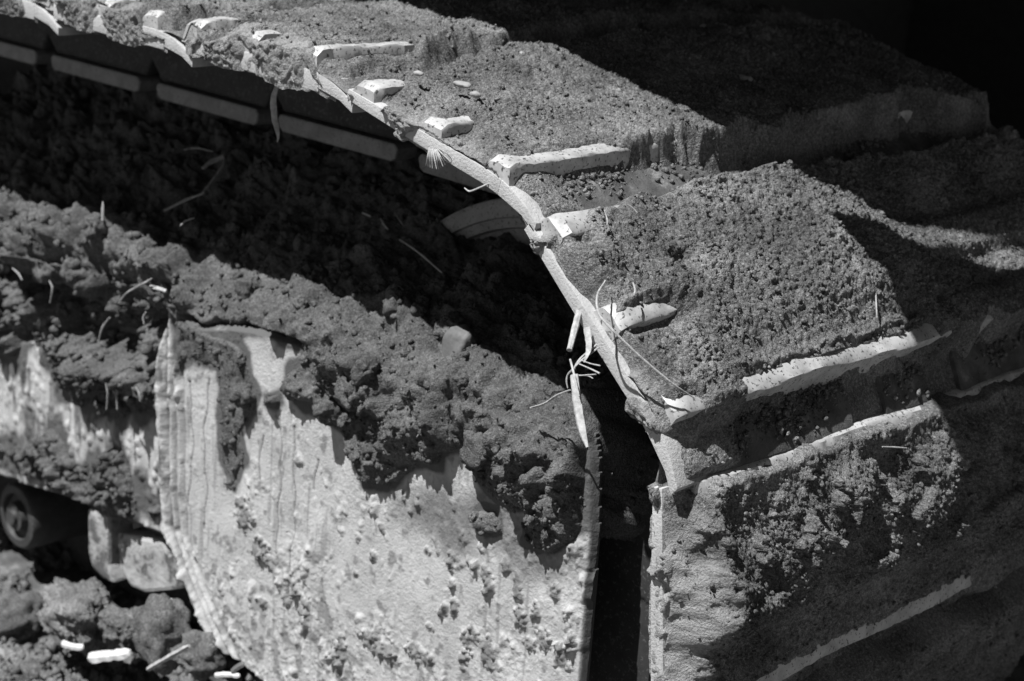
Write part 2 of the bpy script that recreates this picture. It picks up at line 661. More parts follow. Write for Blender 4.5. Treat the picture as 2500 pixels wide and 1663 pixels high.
def shoe_soil(idx, p, parent, P):
    """caked soil on one shoe, as a finely displaced sheet plus loose crumbs"""
    du, dy = P.get('res', (.0009, .0010))
    u = np.arange(.02 * L, P.get('uend', 1.06) * L, du)
    s = np.arange(-.026, W + .002, dy)
    U, S = np.meshgrid(u, s, indexing='ij')
    Y = np.clip(S, 0, None)
    seed = 100 + idx * 31
    Pn = np.stack([U, S, np.full_like(U, idx * 1.7)], -1)
    big = fbm(Pn, .07, 3, seed)
    mid = fbm(Pn, .022, 3, seed + 5)
    fin = fbm(Pn, .006, 2, seed + 9)
    warp = .006 * mid
    gr = granules(U + .002 * fin, S + .002 * mid, P.get('cell', .0036), seed, .2, .75) * P.get('cell', .0036)
    gr2 = granules(U, S + .001 * fin, .0021, seed + 3, .2, .7) * .0021
    hs = P.get('h', .031) + P.get('mound', .010) * sstep(.06, .28, Y) * (1 - .3 * sstep(.4, .6, Y))
    if 'hfun' in P:
        hs = hs + P['hfun'](U, Y, big, mid)
    calm = 1 - P.get('calm', 0) * (1 - sstep(.02, .055, Y + .6 * warp))
    N = hs + calm * (P.get('abig', .004) * big + P.get('amid', .0016) * mid + .0007 * fin + P.get('agr', .42) * (gr - .0015) * (.5 + .9 * sstep(-.5, .6, mid + big))) + .5 * gr2 + P.get('grit', .0005) * RNG.normal(size=U.shape) - .0055 * np.clip(vnoise(Pn, .0075, seed + 21) - .35, 0, 1) - .004 * np.clip(vnoise(Pn, .0035, seed + 23) - .4, 0, 1) - .012 * np.clip(vnoise(Pn, .016, seed + 25) - .62, 0, 1)
    # sag between grousers close to the near edge, and behind exposed bars
    rs = P.get('rs', 0.0)
    top = P.get('ribh', .028)
    for k in range(3):
        c = (RIBU[k] + rs) * L
        bd = sstep(c - .024, c - .010, U) * (1 - sstep(c + .011, c + .022, U))
        fl = top + .0026 + .004 * sstep(.18, .3, Y) + .0012 * mid + .0012 * big + .4 * gr
        N = N + np.clip(fl - N, 0, None) * bd
    for (k, y0, y1) in P.get('bare', []):
        c = (RIBU[k] + rs) * L
        wy = sstep(y0 - .010, y0 + .008, Y + warp) * (1 - sstep(y1 - .014, y1 + .012, Y + warp * 1.5))
        band = sstep(c - .0090, c - .0040, U + warp * .7 + .0012 * fin) * (1 - sstep(c + .012, c + .020, U + warp * .4))
        N = N * (1 - wy * band) + np.minimum(N, np.where(U < c - .001, top - .0012, top - .0042) + .003 * mid + .0015 * big) * wy * band
        dip = wy * np.exp(-((U - c - .021) / .012) ** 2)
        N = N - P.get('dip', .009) * dip
        back = wy * sstep(c - .05, c - .012, U) * (1 - sstep(c - .0085, c - .0035, U + warp * .7 + .0012 * fin))
        N = N * (1 - back) + (top + .0012 + .0014 * mid + .5 * gr + .0004 * fin) * back
    pt = plate_top(U)
    # coverage: near and far edges, leading and trailing edges
    us = (P.get('us0', .2) + (P.get('us1', .05) - P.get('us0', .2)) * sstep(0, .14, Y)) * L
    ue = (P.get('ue', 1.035) + P.get('uefar', 0) * sstep(.16, .26, Y)) * L
    c1 = sstep(us - .003, us + .008, U + .6 * warp + .002 * big)
    c2 = 1 - sstep(ue - .006, ue + .012, U + warp + .006 * big)
    sl_ = P.get('slope', .02)
    cy = sstep(-.2 * sl_, sl_, Y + (warp * .7 + .002 * big) * sl_ / .02) * (1 - sstep(W - .022, W, Y + warp))
    cy = P.get('e0', .18) + (1 - P.get('e0', .18)) * cy
    if 'edgebare' in P:
        for (ua, ub) in P['edgebare']:
            eb = sstep(ua * L - .008, ua * L + .004, U + warp) * (1 - sstep(ub * L - .004, ub * L + .008, U + warp)) * (1 - sstep(.003, .009, Y + .5 * warp))
            cy = cy * (1 - eb)
    cov = c1 * c2 * cy
    if 'lip' in P:
        a0, a1 = P['lip']
        lm = sstep(a0 - .012, a0 + .012, Y + warp) * (1 - sstep(a1 - .02, a1 + .02, Y + warp)) * (1 - sstep(1.225 * L - .003, 1.225 * L + .003, U))
        for (ca, cb) in ((.194, .235), (.293, .334)):
            lm = lm * (1 - sstep(ca - .004, ca + .001, Y) * (1 - sstep(cb - .001, cb + .004, Y)) * (U > 1.03 * L))
        NL = pt + .0035 + .0012 * mid + .0006 * fin + .25 * gr2 + .006 * (1 - sstep(1.03 * L, 1.09 * L, U + warp))
        N = np.where(c2 < .999, N * c2 + NL * (1 - c2), N)
        cov = c1 * np.maximum(c2, lm) * cy
    N = pt - .004 + (N - pt + .004) * cov
    # end face: rows with S<0 hang down the near end of the plate
    face = S < 0
    j0 = int(np.argmin(np.abs(s)))
    edge = N[:, j0:j0 + 1]
    hang = np.zeros_like(U)
    for (ua, ub) in P.get('face', []):
        hang = np.maximum(hang, sstep(ua * L - .006, ua * L + .006, U + 2 * warp) * (1 - sstep(ub * L - .006, ub * L + .006, U + 2 * warp)))
    sink = np.clip(hang + P.get('facen', .0) * sstep(.0, .5, mid + .5 * big), 0, 1)
    drop = np.where(face, S / .026 * np.clip(edge - plate_bot(U) + (.0045 if idx <= 5 else 0) + .0025 * sink + .003 * sink * mid, 0, None), 0)
    yo = (-.001 - .0035 * np.clip(1 - (S / -.026) ** 2, 0, 1) - .6 * gr) * sink + (1 - sink) * (.0012 if idx <= 5 else .004)
    yo = np.where(c1 * np.maximum(c2, .0) > .4, yo, .004)
    Yw = np.where(face, yo, Y)
    Nw = np.where(face, edge + drop, N)
    V = frame_np(p, U, Yw, Nw)
    F = grid_faces(*U.shape)
    # loose crumbs
    nc = P.get('crumbs', 5000)
    iu = RNG.integers(2, U.shape[0] - 2, nc)
    iy = RNG.integers(j0 + 1, U.shape[1] - 2, nc)
    ok = (cov[iu, iy] > .25) & (Nw[iu, iy] > pt[iu, iy])
    iu, iy = iu[ok], iy[ok]
    keepp = .35 + .65 * (mid[iu, iy] > 0)
    ok = RNG.random(len(iu)) < keepp
    iu, iy = iu[ok], iy[ok]
    R = .0006 + .0014 * RNG.random(len(iu)) ** 4
    Cc = frame_np(p, U[iu, iy], Y[iu, iy], Nw[iu, iy] + R * .5)
    if 'lip' in P:
        nl_ = 5200
        ul_ = (1.05 + .17 * RNG.random(nl_) ** 1.6) * L
        yl_ = RNG.random(nl_) * (W - .02) + .01
        dn = vnoise(np.stack([ul_, yl_, ul_ * 0 + idx], -1), .03, 881) + .8 * np.exp(-((ul_ / L - 1.06) / .05) ** 2)
        for (ca, cb) in ((.194, .235), (.293, .334)):
            dn = np.where((yl_ > ca - .002) & (yl_ < cb + .002), -9, dn)
        kp = RNG.random(nl_) < np.clip(.25 + dn, 0.04, 1) * (dn > -5)
        ul_, yl_ = ul_[kp], yl_[kp]
        rl_ = .0005 + .0020 * RNG.random(len(ul_)) ** 5
        Cc = np.concatenate([Cc, frame_np(p, ul_, yl_, plate_top(ul_) + rl_ * .5)])
        R = np.concatenate([R, rl_])
    Vc, Fc = crumbs(Cc, R)
    nv = U.size
    dust = (1 - sstep(P.get('dw', .008) * .3, P.get('dw', .008) * 1.6, Y + 1.2 * warp + .004 * big)) * P.get('dustamt', .45)
    dust = dust * sstep(-.5, .3, big + .6 * mid + .25)
    me = raw_mesh('caked_soil', np.concatenate([V.reshape(-1, 3), Vc]), [F, Fc + nv], attrs={'dusty': np.concatenate([dust.ravel(), np.zeros(len(Vc))])})
    o = link('caked_soil', me, SOIL, parent)
    o['kind'] = 'stuff'
    return o


def hf_C(U, Y, big, mid):
    # thick cake whose far shoulder falls away
    v = .006 * sstep(.03, .12, U) - .012 * sstep(.27, .37, Y + .01 * big) * sstep(.055, .10, U + .006 * big)
    pit = -.012 * np.exp(-(((U - .098) / .008) ** 2 + ((Y - .085) / .009) ** 2))
    return v + pit


def hf_D(U, Y, big, mid):
    # thick ragged ledge near the leading edge, scraped thinner lower down
    lay = np.where(mid + .8 * big > .15, .004, -.002)
    return .017 * sstep(.032, .112, U + .012 * big) * (1 - sstep(.122, .166, U + .01 * big)) * (1 - .5 * sstep(.30, .42, Y)) - .002 + lay * sstep(.04, .08, U) * (1 - sstep(.12, .15, U)) + .006 * np.exp(-((Y - .02) / .03) ** 2)


def hf_B(U, Y, big, mid):
    return .006 * np.exp(-((U - .055) / .03) ** 2) * sstep(.02, .12, Y)


def hf_A(U, Y, big, mid):
    return .004 * big


PARAM = {
    3: dict(h=.029, slope=.008, e0=.78, us0=.18, us1=.16, bare=[(2, 0, .03)], face=[(.2, .55), (.65, .9)], crumbs=2500, rs=0),
    4: dict(h=.029, slope=.008, e0=.78, us0=.18, us1=.16, bare=[(0, 0, .02), (1, 0, .03), (2, 0, .012)], face=[(.25, .5), (.62, .86)], facen=.5, rs=-.05, crumbs=4000, ue=1.04,
            edgebare=[(.90, 1.1)]),
    5: dict(h=.030, slope=.009, e0=.72, us0=.18, us1=.17, dw=.012, bare=[(0, .0, .035), (1, .0, .022), (2, .0, .095)], face=[(.3, .55), (.7, .93)], facen=.5, rs=-.02, ribh=.030,
            hfun=hf_A, ue=1.05, uend=1.12),
    6: dict(h=.029, slope=.015, e0=.3, us0=.22, us1=.18, mound=.011, bare=[(0, 0, .022), (1, .002, .030), (2, .0, .110)], face=[(.14, .24), (.46, .58)], facen=.4, rs=.03,
            ribh=.026, ue=1.068, uefar=.045, uend=1.245, lip=(.004, .05), edgebare=[(.24, .42), (1.06, 1.2)], hfun=hf_B),
    7: dict(h=.032, mound=.008, dip=.006, bare=[(0, .008, .020), (1, .006, .052), (2, .004, .026), (2, .068, .305)], face=[(.12, .28), (.96, 1.03)], rs=.02, ribh=.031, hfun=hf_C, ue=1.05,
            uend=1.245, crumbs=6000, cell=.0040, lip=(.008, .07), edgebare=[(.33, .82), (1.08, 1.2)], us0=.24, us1=.19, dw=.004, slope=.014),
    8: dict(h=.033, mound=.004, bare=[(2, .075, .36)], face=[(.12, .24), (.44, .52)], facen=.5, rs=-.02, ribh=.031, hfun=hf_D, abig=.0045, amid=.003, us0=.18, us1=.18, dw=.024, dustamt=.7, calm=.75,
            crumbs=3000, cell=.0040, uend=1.245, lip=(.01, W), slope=.03, e0=.12),
    9: dict(h=.030, res=(.0018, .002), crumbs=2500, abig=.006, amid=.005),
}
for i, p in enumerate(piv):
    fine = i in PARAM
    pr = PARAM.get(i, {})
    sh = build_shoe(i, p, pr.get('rs', 0), pr.get('ribh', .028), fine)
    if fine:
        shoe_soil(i, p, sh, pr)
    elif i < 3:
        shoe_soil(i, p, sh, dict(res=(.004, .004), crumbs=0, cell=.008))

# ------------------------------------------------------------------ chain links
for i, p in enumerate(piv):
    fr = frame_of(p)
    for (ya, yb, s) in ((.196, .233, -1), (.296, .333, 1)):
        m = MB()
        ks = .083 if i < 6 else 0.0
        ko = (.095 if i == 6 else 0.0)
        pr = [(.10, -.002), (.27, -.002), (.285, -.02), (.28, -.06), (.268, -.0815), (.105, -.0815), (.085, -.06), (.08, -.02)]
        pr = [(max(a_ - .083 + ks, ko), b_) for a_, b_ in pr]
        m.prism(pr, fr, ya, yb, 1)
        o = m.build('track_link', DARKSTEEL, EXC, bevel=.004)
        m = MB()
        yy0, yy1 = (ya - .006, ya + .02) if s < 0 else (yb - .02, yb + .006)
        rp = [(.108, -.082), (.104, -.086), (.106, -.095), (.112, -.098), (.258, -.098), (.264, -.095), (.266, -.086), (.262, -.082)]
        m.prism([(max(a_ - .083 + ks, ko + .004), b_) for a_, b_ in rp], fr, yy0, yy1, 1)
        m.build('rail', RAIL, o, bevel=.002)

# ------------------------------------------------------------------ idler wheel
m = MB()
prof = [(.0, .22), (.05, .22), (.06, .206), (.12, .206), (.135, .222), (.180, .226), (.196, .222), (.198, .214), (.212, .210), (.2135, .2035), (.2215, .2025), (.2225, .2), (.2335, .2), (.2375, .2025), (.2385, .209),
        (.238, .225), (.222, .235), (.222, .300), (.238, .312), (.238, .328), (.225, .332), (.0, .332)]
m.lathe(prof, CX - .005, CZ, 96)
m.build('idler_wheel', WHEEL, EXC, smooth=True)

# ------------------------------------------------------------------ track frame, side plate and guard plate
YG = .066      # front face of the guard plate
YF = .092      # front face of the frame side


def xz(pts, y):
    return [tuple(at_y(a, b, y)[[0, 2]]) for a, b in pts]


m = MB()
m.box(-1.75, -.06, .19, .46, -.50, -.245)
m.box(-1.75, -.06, YF + .016, .19, -.50, -.34)
m.box(-1.75, .02, YF + .03, .19, -.40, -.25)
m.build('track_frame', PAINT, EXC, bevel=.008)
m = MB()  # dark box added to black out the gap beside the wheel
m.box(-.05, .455, .12, .18, -.56, -.235)
m.build('gap_shade_box', DARKSTEEL, EXC, bevel=.012)


def relief_plate(name, outline, y0, thick, step, hfun, grime_shade_fun, parent, mat):
    """a steel plate with an irregular outline whose front (-Y) face is a fine relief; solid to the back"""
    o = np.array(outline)
    x = np.arange(o[:, 0].min() - step, o[:, 0].max() + step, step)
    z = np.arange(o[:, 1].min() - step, o[:, 1].max() + step, step)
    X, Z = np.meshgrid(x, z, indexing='ij')
    sd = poly_sd(X, Z, outline)
    H = hfun(X, Z, sd)
    Y = y0 - H
    # roll the rim back to the plate's thickness
    rim = sstep(-.004, .0, sd)
    Y = Y + thick * rim ** 2
    keep = sd < step * .6
    V = np.stack([X, Y, Z], -1).reshape(-1, 3)
    Fq = grid_faces(*X.shape)
    k = keep.ravel()[Fq].all(1)
    Fq = Fq[k]
    used = np.zeros(len(V), bool)
    used[Fq.ravel()] = True
    remap = np.cumsum(used) - 1
    G = grime_shade_fun(X, Z, sd, H).ravel()
    # back sheet
    bv = V[used].copy()
    bv[:, 1] = y0 + thick + .002
    n = used.sum()
    Fr = remap[Fq]
    # rim walls from boundary edges
    e = np.concatenate([Fr[:, [0, 1]], Fr[:, [1, 2]], Fr[:, [2, 3]], Fr[:, [3, 0]]])
    key = np.sort(e, 1)
    key = key[:, 0].astype(np.int64) * n + key[:, 1]
    uq, inv, cnt = np.unique(key, return_inverse=True, return_counts=True)
    be = e[cnt[inv] == 1]
    walls = np.stack([be[:, 1], be[:, 0], be[:, 0] + n, be[:, 1] + n], 1)
    # walls get their own vertices so that the rim stays crisp
    wv = np.unique(walls)
    rm = np.zeros(2 * n, int)
    rm[wv] = np.arange(len(wv))
    VV = np.concatenate([V[used], bv])
    GG = np.concatenate([G[used], G[used]])
    bq = np.array([[X.min(), Z.min()], [X.max(), Z.max()]])
    me = raw_mesh(name, np.concatenate([V[used], VV[wv]]), [Fr, rm[walls] + n],
                  attrs={'grime_shade': np.concatenate([G[used], GG[wv] * 0 + 1.1])})
    return link(name, me, mat, parent)


G_OUT = xz([(412, 735), (428, 742), (470, 800), (560, 798), (620, 806), (760, 850), (1000, 930), (1240, 1010), (1440, 1060), (1448, 1120), (1446, 1300), (1432, 1500), (1418, 1663), (1410, 1800),
            (900, 1850), (760, 1760), (640, 1668), (565, 1606), (527, 1592), (470, 1470), (402, 1296), (390, 1200), (386, 900), (398, 800)], YG)
RIDGE = xz([(400, 700), (405, 900), (412, 1285), (455, 1400), (545, 1600), (640, 1800)], YG)
SOILG = [  # bare-plate limits of the caked earth, traced on the plate
    xz([(380, 560), (395, 690), (430, 765), (490, 803), (560, 803), (610, 810), (660, 812), (740, 850), (742, 880), (700, 905), (690, 945), (715, 985), (790, 1015),
        (835, 1060), (873, 1140), (888, 1185), (953, 1205), (990, 1160), (1040, 1135), (1080, 1150), (1085, 1110), (1160, 1100), (1165, 1170), (1220, 1230), (1290, 1250),
        (1275, 1330), (1350, 1355), (1400, 1325), (1432, 1300), (1500, 1260), (1540, 900), (1500, 500)], YG),
    xz([(425, 770), (500, 800), (570, 815), (605, 870), (640, 960), (630, 1010), (590, 1065), (600, 1120), (570, 1190), (540, 1120), (530, 1000), (528, 905), (470, 880), (440, 900), (428, 860)], YG),
    xz([(648, 962), (680, 955), (690, 985), (672, 1002), (650, 990)], YG),
    xz([(1160, 1245), (1215, 1240), (1225, 1300), (1185, 1312), (1160, 1290)], YG),
]
SMALLC = []
for (cx_, cy_, rx_, ry_) in [(1105, 1370, 14, 28), (1108, 1425, 9, 16), (1195, 1430, 16, 30), (1265, 1425, 14, 36), (1275, 1455, 8, 14), (1085, 1485, 14, 26), (1110, 1480, 12, 20), (1270, 1510, 18, 30),
                             (1310, 1500, 16, 34), (1330, 1560, 32, 26), (1290, 1570, 26, 20), (1185, 1395, 10, 16), (1240, 1380, 12, 22), (1040, 1345, 12, 10), (915, 1360, 16, 12), (875, 1315, 10, 14),
                             (905, 1560, 30, 26), (950, 1590, 40, 20), (1030, 1600, 50, 24), (830, 1590, 30, 40), (720, 1430, 26, 34), (745, 1480, 30, 36), (700, 1460, 20, 24), (640, 1340, 36, 34), (660, 1370, 30, 20),
                             (1150, 1560, 26, 34), (1190, 1600, 24, 40), (1370, 1600, 26, 30), (1400, 1560, 12, 20), (1050, 1530, 12, 10), (1130, 1610, 14, 26), (640, 1470, 24, 16), (600, 1250, 40, 50), (870, 1400, 10, 10),
                             (560, 1180, 30, 14), (1165, 1380, 8, 14), (1360, 1440, 14, 18), (1385, 1500, 9, 14), (935, 1290, 9, 12), (1000, 1250, 8, 12), (1020, 1225, 7, 18), (985, 1215, 6, 12)]:
    c = at_y(cx_, cy_, YG)
    SMALLC.append((c[0], c[2], rx_ / 2900., ry_ / 2900.))


def ridge_d(X, Z):
    """signed distance across the left flange line, positive towards the plate"""
    rz = np.array([q[1] for q in RIDGE])[::-1]
    rx = np.array([q[0] for q in RIDGE])[::-1]
    return X - np.interp(Z, rz, rx)


def plate_relief(X, Z, sd):
    P3 = np.stack([X, Z * .45, X * 0 + 3.3], -1)
    PI = np.stack([X, Z, X * 0 + 5.1], -1)
    h = .0006 * fbm(P3, .02, 3, 11) + .0012 * fbm(PI, .05, 2, 13)
    d_ = ridge_d(X, Z) + .0015 * vnoise(PI, .018, 21) + .0008 * vnoise(PI, .006, 22)
    # flange bar, dark groove, and two welded beads along the left edge
    h = h + .0045 * (1 - sstep(-.004, .001, d_)) * (1 + .25 * fbm(PI, .012, 3, 23))
    h = h - .0035 * np.exp(-((d_ - .0030) / .0016) ** 2)
    h = h + .0035 * np.exp(-((d_ - .0105) / .003) ** 2) - .002 * np.exp(-((d_ - .0155) / .0018) ** 2) + .003 * np.exp(-((d_ - .021) / .003) ** 2) - .0015 * np.exp(-((d_ - .027) / .0016) ** 2)
    # scattered spatter
    dens = sstep(.0, .8, fbm(PI, .06, 2, 41) * .8 + 1.0 * sstep(-.36, -.48, Z) - .1)
    ds = np.stack([X, Z * .6, X * 0 + 7.7], -1)
    n1 = fbm(ds, .014, 4, 51)
    n2 = fbm(ds, .006, 3, 53)
    h = h + .0045 * np.clip(n1 - .75 + .45 * dens, 0, .6) * (1 + .9 * n2) + .0018 * np.clip(n2 - .45 + .3 * dens, 0, 1) + .00012 * RNG.normal(size=X.shape)
    g2 = granules(X + .001, Z, .0032, 57, .0, .55) * .0032
    h = h + g2 * .35 * (.15 + .85 * dens)
    wq = .9 * fbm(PI, .008, 4, 71, .65)
    for (cx_, cz_, rx_, rz_) in SMALLC:
        q = ((X - cx_) / rx_) ** 2 + ((Z - cz_) / rz_) ** 2 + wq
        h = h + .0030 * np.clip(1 - q, 0, 1.3) ** .8 * (.7 + .4 * n2) + .9 * g2 * (q < 1)
    # hairline run-off cracks
    for xc, z0, z1 in CRACKS:
        xx = xc + .0022 * np.sin(Z * 55 + xc * 90) + .0012 * np.sin(Z * 170)
        h = h - .0018 * np.exp(-((X - xx) / .0007) ** 2) * (Z < z0) * (Z > z1)
    return h


CRACKS = []
for a, b in (((688, 1000), (712, 1400)), ((722, 1040), (735, 1480)), ((640, 1060), (650, 1180)), ((470, 930), (480, 1250)), ((505, 920), (512, 1300)), ((770, 1120), (768, 1200))):
    q0, q1 = at_y(*a, YG), at_y(*b, YG)
    CRACKS.append((q0[0], q0[2], q1[2]))


def plate_grime_shade(X, Z, sd, H):
    PI = np.stack([X, Z, X * 0 + 5.1], -1)
    big = fbm(PI, .03, 3, 91)
    big2 = fbm(PI, .008, 4, 71, .65)
    sdd = np.min([poly_sd(X, Z, q) for q in SOILG], 0)
    g = 1.25 * (1 - sstep(.0, .007, sdd + .004 * big))
    film = xz([(880, 1150), (1000, 1200), (1080, 1160), (1180, 1200), (1300, 1260), (1440, 1300), (1400, 1400), (1280, 1400), (1180, 1340), (1050, 1330), (960, 1250)], YG)
    g = np.maximum(g, .75 * (1 - sstep(-.012, .014, poly_sd(X, Z, film) + .012 * big)))
    for (cx_, cz_, rx_, rz_) in SMALLC:
        q = ((X - cx_) / rx_) ** 2 + ((Z - cz_) / rz_) ** 2
        g = np.maximum(g, .75 * (1 - sstep(.2, 1.1, q + .9 * big2)))
    d_ = ridge_d(X, Z)
    g = np.maximum(g, .95 * np.exp(-((d_ - .0032) / .0022) ** 2) + .5 * np.exp(-((d_ - .0155) / .0018) ** 2) + .45 * np.exp(-((d_ - .027) / .0016) ** 2))  # tone runs darker along the three grooves
    g = np.maximum(g, 1.6 * sstep(-.0035, -.0008, sd) * (X > .38))  # right rim: shade painted in together with its soil
    g = np.maximum(g, .6 * sstep(.45, 1.0, fbm(PI, .010, 3, 95) + .45 * sstep(-.38, -.48, Z) - .1))
    PS = np.stack([X, Z * .06, X * 0 + 5.1], -1)
    g = np.maximum(g, .4 * sstep(.55, .9, fbm(PS, .007, 3, 98) + .2 * big))
    g = np.where(d_ < -.001, g * .25 + .8 * sstep(.1, .8, fbm(PI, .010, 4, 97)), g)
    for xc, z0, z1 in CRACKS:
        xx = xc + .0022 * np.sin(Z * 55 + xc * 90) + .0012 * np.sin(Z * 170)
        g = np.maximum(g, .9 * np.exp(-((X - xx) / .0008) ** 2) * (Z < z0) * (Z > z1))
    return g


guard = relief_plate('guard_plate', G_OUT, YG, .007, .0012, plate_relief, plate_grime_shade, EXC, DUST)

F_OUT = xz([(-420, 800), (0, 835), (100, 825), (200, 900), (330, 930), (430, 860), (480, 1000), (480, 1339), (400, 1312), (215, 1238), (0, 1166), (-200, 1095), (-420, 1020)], YF)
SOILF = [
    xz([(-400, 300), (-400, 900), (0, 880), (40, 890), (70, 860), (92, 830), (130, 880), (150, 960), (185, 955), (205, 1010), (240, 1000), (300, 1040), (330, 1015), (385, 1010), (440, 980), (440, 300)], YF),
    xz([(-200, 1080), (20, 1080), (60, 1085), (120, 1040), (145, 1040), (165, 1110), (200, 1140), (235, 1125), (270, 1080), (300, 1090), (320, 1150), (345, 1190), (338, 1245), (290, 1275), (270, 1262), (215, 1235), (150, 1205), (100, 1180), (70, 1150), (30, 1130), (0, 1110), (-200, 1100)], YF),
    xz([(350, 1235), (385, 1220), (400, 1260), (370, 1262)], YF),
]


def frame_relief(X, Z, sd):
    P3 = np.stack([X, Z * .4, X * 0 + 1.3], -1)
    PI = np.stack([X, Z, X * 0 + 2.1], -1)
    h = .002 * fbm(P3, .02, 3, 211) + .002 * fbm(PI, .05, 2, 213)
    g2 = granules(X + .001, Z * .7, .006, 253, .0, .6) * .006
    return h + g2 * .5


def frame_grime(X, Z, sd, H):
    PI = np.stack([X, Z, X * 0 + 2.1], -1)
    PS = np.stack([X, Z * .2, X * 0 + 2.1], -1)
    big = fbm(PI, .03, 3, 291)
    sdd = np.min([poly_sd(X, Z, q) for q in SOILF], 0)
    g = 1.2 * (1 - sstep(.0, .02, sdd + .009 * big + .012 * fbm(PS, .012, 2, 292)))
    return np.maximum(g, .8 * sstep(.3, .8, fbm(PS, .010, 3, 295)))


relief_plate('side_plate', F_OUT, YF, .016, .002, frame_relief, frame_grime, EXC, DUST)

# carrier bracket and bolt lug under the frame, bottom roller
m = MB()
for pts, y0, y1 in (([(213, 1240), (262, 1262), (264, 1380), (276, 1426), (250, 1412), (222, 1385), (214, 1350)], .094, .125),
                    ([(285, 1300), (392, 1320), (412, 1350), (428, 1405), (440, 1440), (352, 1448), (318, 1432), (292, 1390)], .100, .15)):
    q = xz(pts, y0)
    k = len(q)
    V = [(a, y0, b) for a, b in q] + [(a, y1, b) for a, b in q]
    m.add(V, [list(range(k)), list(range(k, 2 * k))[::-1]] + [[i, (i + 1) % k, k + (i + 1) % k, k + i] for i in range(k)])
m.build('roller_bracket', DUST_PATCHY, EXC, bevel=.004)

rc = at_y(36, 1262, .115)
m = MB()
m.lathe([(0, .110), (.007, .110), (.008, .114), (.015, .114), (.017, .122), (.024, .122), (.026, .116), (.034, .117), (.037, .121), (.038, .135), (.038, .2), (.05, .21), (.05, .42), (0, .42)], rc[0], rc[2], 64)
m.build('track_roller', PAINT, EXC, smooth=True)

# ------------------------------------------------------------------ upper structure and car body over and behind the track
HZ = .35


def deck_pt(pt):
    k = (HZ - pt[2]) / SUN[2]
    return np.array(pt) + SUN * k


m = MB()
out2 = [(-4.0, .03), (.365, .026), (.397, .050), (.421, .070), (.432, .092), (.448, .129), (.450, .185), (.468, .238), (.476, .5), (1.0, .6), (1.0, 2.6), (-4.0, 2.6)]
k = len(out2)
V = [(a, b, HZ) for a, b in out2] + [(a, b, HZ + .9) for a, b in out2]
m.add(V, [list(range(k))[::-1], list(range(k, 2 * k))] + [[i, (i + 1) % k, k + (i + 1) % k, k + i] for i in range(k)])
m.build('upper_structure', PAINT, EXC, bevel=.003)
m = MB()  # unseen slab added and shaped to cast shadow on the front shoes
q = [(.437, .036), (.477, .036), (.548, -.016), (.70, -.02), (.74, .02), (.74, .49), (.494, .49), (.486, .215), (.465, .155), (.462, .108), (.449, .070)]
k = len(q)
V = [(a, b, HZ) for a, b in q] + [(a, b, HZ + .03) for a, b in q]
m.add(V, [list(range(k))[::-1], list(range(k, 2 * k))] + [[i, (i + 1) % k, k + (i + 1) % k, k + i] for i in range(k)])
m.box(.52, .56, .30, .62, HZ + .031, HZ + .07)
m.build('added_shade_slab', PAINT, EXC)
m = MB()
m.box(-2.0, -.55, .66, 2.0, -.34, .12)
m.lathe([(0, .0)], 0, 0, 3) if False else None
m.box(-1.75, -.8, .9, 1.75, .12, .349)
m.build('car_body', DARKSTEEL, EXC, bevel=.03)
m = MB()
prf = [(-3.0, -.60), (-3.1, -.35), (-3.0, -.06), (.25, -.02), (.42, -.08), (.52, -.2), (.54, -.36), (.46, -.55), (.3, -.64), (-2.8, -.66)]
k = len(prf)
V = [(a, 2.0, b) for a, b in prf] + [(a, 2.6, b) for a, b in prf]
m.add(V, [list(range(k)), list(range(k, 2 * k))[::-1]] + [[i, (i + 1) % k, k + (i + 1) % k, k + i] for i in range(k)])
m.build('opposite_track', DARKSTEEL, EXC, bevel=.02)

# ------------------------------------------------------------------ soil heaped on the frame and hanging over the plates


